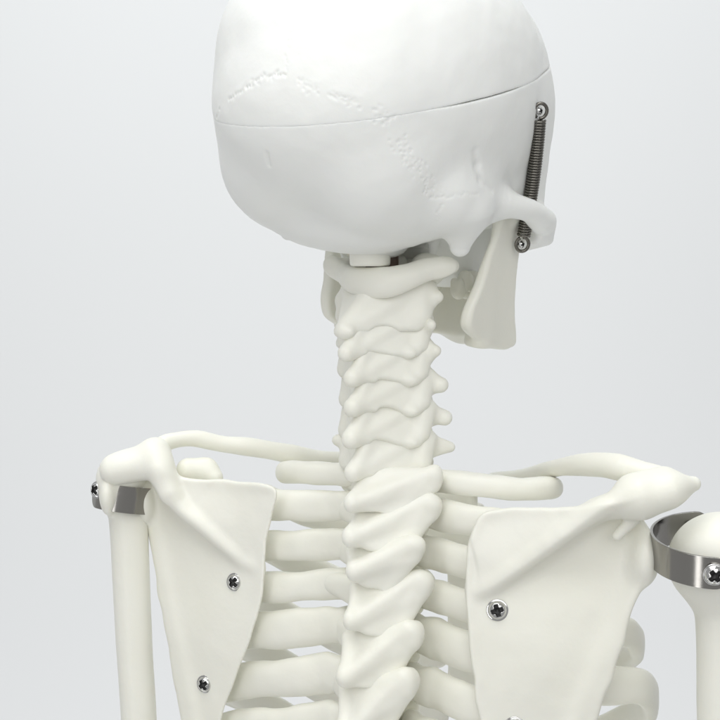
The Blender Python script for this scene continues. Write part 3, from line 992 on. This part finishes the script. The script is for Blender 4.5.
def humerus(head, hr, shaft, extra, strapF, R, arm, hh, screw_s, scr_scale, mirror=False):
    s = Solid(0.5)
    s.add(ell(head, hr), 0)
    sp_ = spline([p for p, r in shaft], 6); sr_ = spline(np.array([[r] for p, r in shaft], float), 6)[:, 0]
    s.add(chain(sp_, sr_), 10)
    for p, k in extra: s.add(p, k)
    s.amp = 0.18
    o = solid_obj('humerus', s, 1.4, BONE, root)
    V, Fc = strap_mesh(strapF, R, arm, hh, 1.3)
    st = link_mesh('strap_bracket', V, Fc, STEEL, o)
    bv = st.modifiers.new('crisp', 'EDGE_SPLIT'); bv.split_angle = math.radians(50)
    e = strapF
    for sg in (-1, 1):
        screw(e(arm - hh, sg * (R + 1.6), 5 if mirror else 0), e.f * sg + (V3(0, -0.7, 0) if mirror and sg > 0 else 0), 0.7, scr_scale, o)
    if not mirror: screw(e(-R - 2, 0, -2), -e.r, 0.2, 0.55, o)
    return o
# right arm
hR = P(722, 562, -118)
humerus(hR, (50, 44, 46), [(P(722, 590, -118), 30), (P(723, 625, -118), 25), (P(724, 720, -116), 24.5), (P(726, 840, -112), 24)],
        [(ell(P(726, 556, -140), (30, 22, 30)), 16)],
        TFrame(P(714, 549, -118), 4, 12), 57, 6, 15, 0, 1.08)
# left arm
hL = P(123, 478, 100)
humerus(hL, (26, 26, 27), [(P(126, 500, 104), 22), (P(129, 530, 105), 20.5), (P(134, 640, 108), 19.5), (P(139, 720, 110), 19), (P(144, 840, 114), 19)],
        [(ell(P(114, 480, 100), (17, 20, 22)), 10), (ell(P(110, 493, 88), (11, 26, 24)), 8)],
        TFrame(P(124, 497, 104), -118, 9), 30, 12, 14, 0, 0.95, True)

# ------------------------------------------------------------------ backdrop
def backdrop():
    n = 40
    prof = []
    for t in np.linspace(0, 1, 14): prof.append((2200, 3200 - 6400 * t))
    V, F = [], []
    for x in (-4200, 4200):
        for y, z in prof: V.append((x, y, z))
    m = len(prof)
    for i in range(m - 1): F.append([i, i + 1, m + i + 1, m + i])
    mt, N, L, B = nt('backdrop_paper')
    B.inputs['Roughness'].default_value = 0.9
    tc = N.new('ShaderNodeTexCoord'); n1 = N.new('ShaderNodeTexNoise'); n1.inputs['Scale'].default_value = 1.2
    L.new(tc.outputs['Object'], n1.inputs['Vector'])
    cr = N.new('ShaderNodeValToRGB')
    cr.color_ramp.elements[0].color = (0.80, 0.81, 0.81, 1); cr.color_ramp.elements[1].color = (0.82, 0.825, 0.835, 1)
    L.new(n1.outputs['Fac'], cr.inputs['Fac']); L.new(cr.outputs['Color'], B.inputs['Base Color'])
    o = link_mesh('backdrop', V, F, mt, None); o['kind'] = 'structure'
    return o
backdrop()

# ------------------------------------------------------------------ light
def area(name, loc, target, size, energy, color=(1, 1, 1), size_y=None):
    l = bpy.data.lights.new(name, 'AREA'); l.energy = energy; l.color = color; l.size = size
    if size_y: l.shape = 'RECTANGLE'; l.size_y = size_y
    o = bpy.data.objects.new(name, l); col.objects.link(o)
    import mathutils
    o.location = loc
    o.rotation_euler = (mathutils.Vector(target) - mathutils.Vector(loc)).to_track_quat('-Z', 'Y').to_euler()
    return o
area('softbox_top', (-0.2, -0.35, 1.0), (0, 0, 0), 1.0, 8.0, (0.99, 1.0, 1.0))
area('softbox_front', (0.12, -1.35, 0.6), (0, 0, -0.02), 1.8, 10.6, (1.0, 1.0, 0.985), 1.2)
area('backdrop_light', (0.0, 0.3, 1.15), (0, 1.03, 0.0), 1.6, 5.5, (0.94, 1.0, 1.0), 0.5)
area('backdrop_light', (0.0, 0.3, -1.15), (0, 1.03, 0.0), 1.6, 5.2, (0.965, 0.98, 1.0), 0.5)
area('added_strip_light', (-0.45, -0.7, -0.38), (0.1, 0, -0.1), 0.14, 0.9, (1.0, 1.0, 1.0), 0.7)  # unseen lamp, added for a white stripe on the strap and low fill

w = bpy.data.worlds.new('World'); scene.world = w; w.use_nodes = True
N, L = w.node_tree.nodes, w.node_tree.links
bg = N['Background']
tc = N.new('ShaderNodeTexCoord'); sx = N.new('ShaderNodeSeparateXYZ'); L.new(tc.outputs['Generated'], sx.inputs[0])
mr = N.new('ShaderNodeMapRange'); mr.inputs['From Min'].default_value = -0.7; mr.inputs['From Max'].default_value = 0.5
mr.inputs['To Min'].default_value = 0.40; mr.inputs['To Max'].default_value = 0.45
L.new(sx.outputs['Y'], mr.inputs['Value'])
bg.inputs['Color'].default_value = (0.99, 0.995, 1.0, 1)
L.new(mr.outputs['Result'], bg.inputs['Strength'])

# ------------------------------------------------------------------ camera
cd = bpy.data.cameras.new('Camera'); cam = bpy.data.objects.new('Camera', cd); col.objects.link(cam)
cam.location = (0, -D * U, 0); cam.rotation_euler = (math.pi / 2, 0, 0)
cd.sensor_width = 36; cd.lens = 36 * D / 720; cd.shift_y = (H0 - 360) / 720
cd.clip_start = 0.01; cd.clip_end = 50
scene.camera = cam

scene.view_settings.view_transform = 'Standard'; scene.view_settings.look = 'None'
scene.view_settings.exposure = 0; scene.view_settings.gamma = 1
scene.cycles.use_denoising = True
scene.cycles.max_bounces = 8; scene.cycles.diffuse_bounces = 5
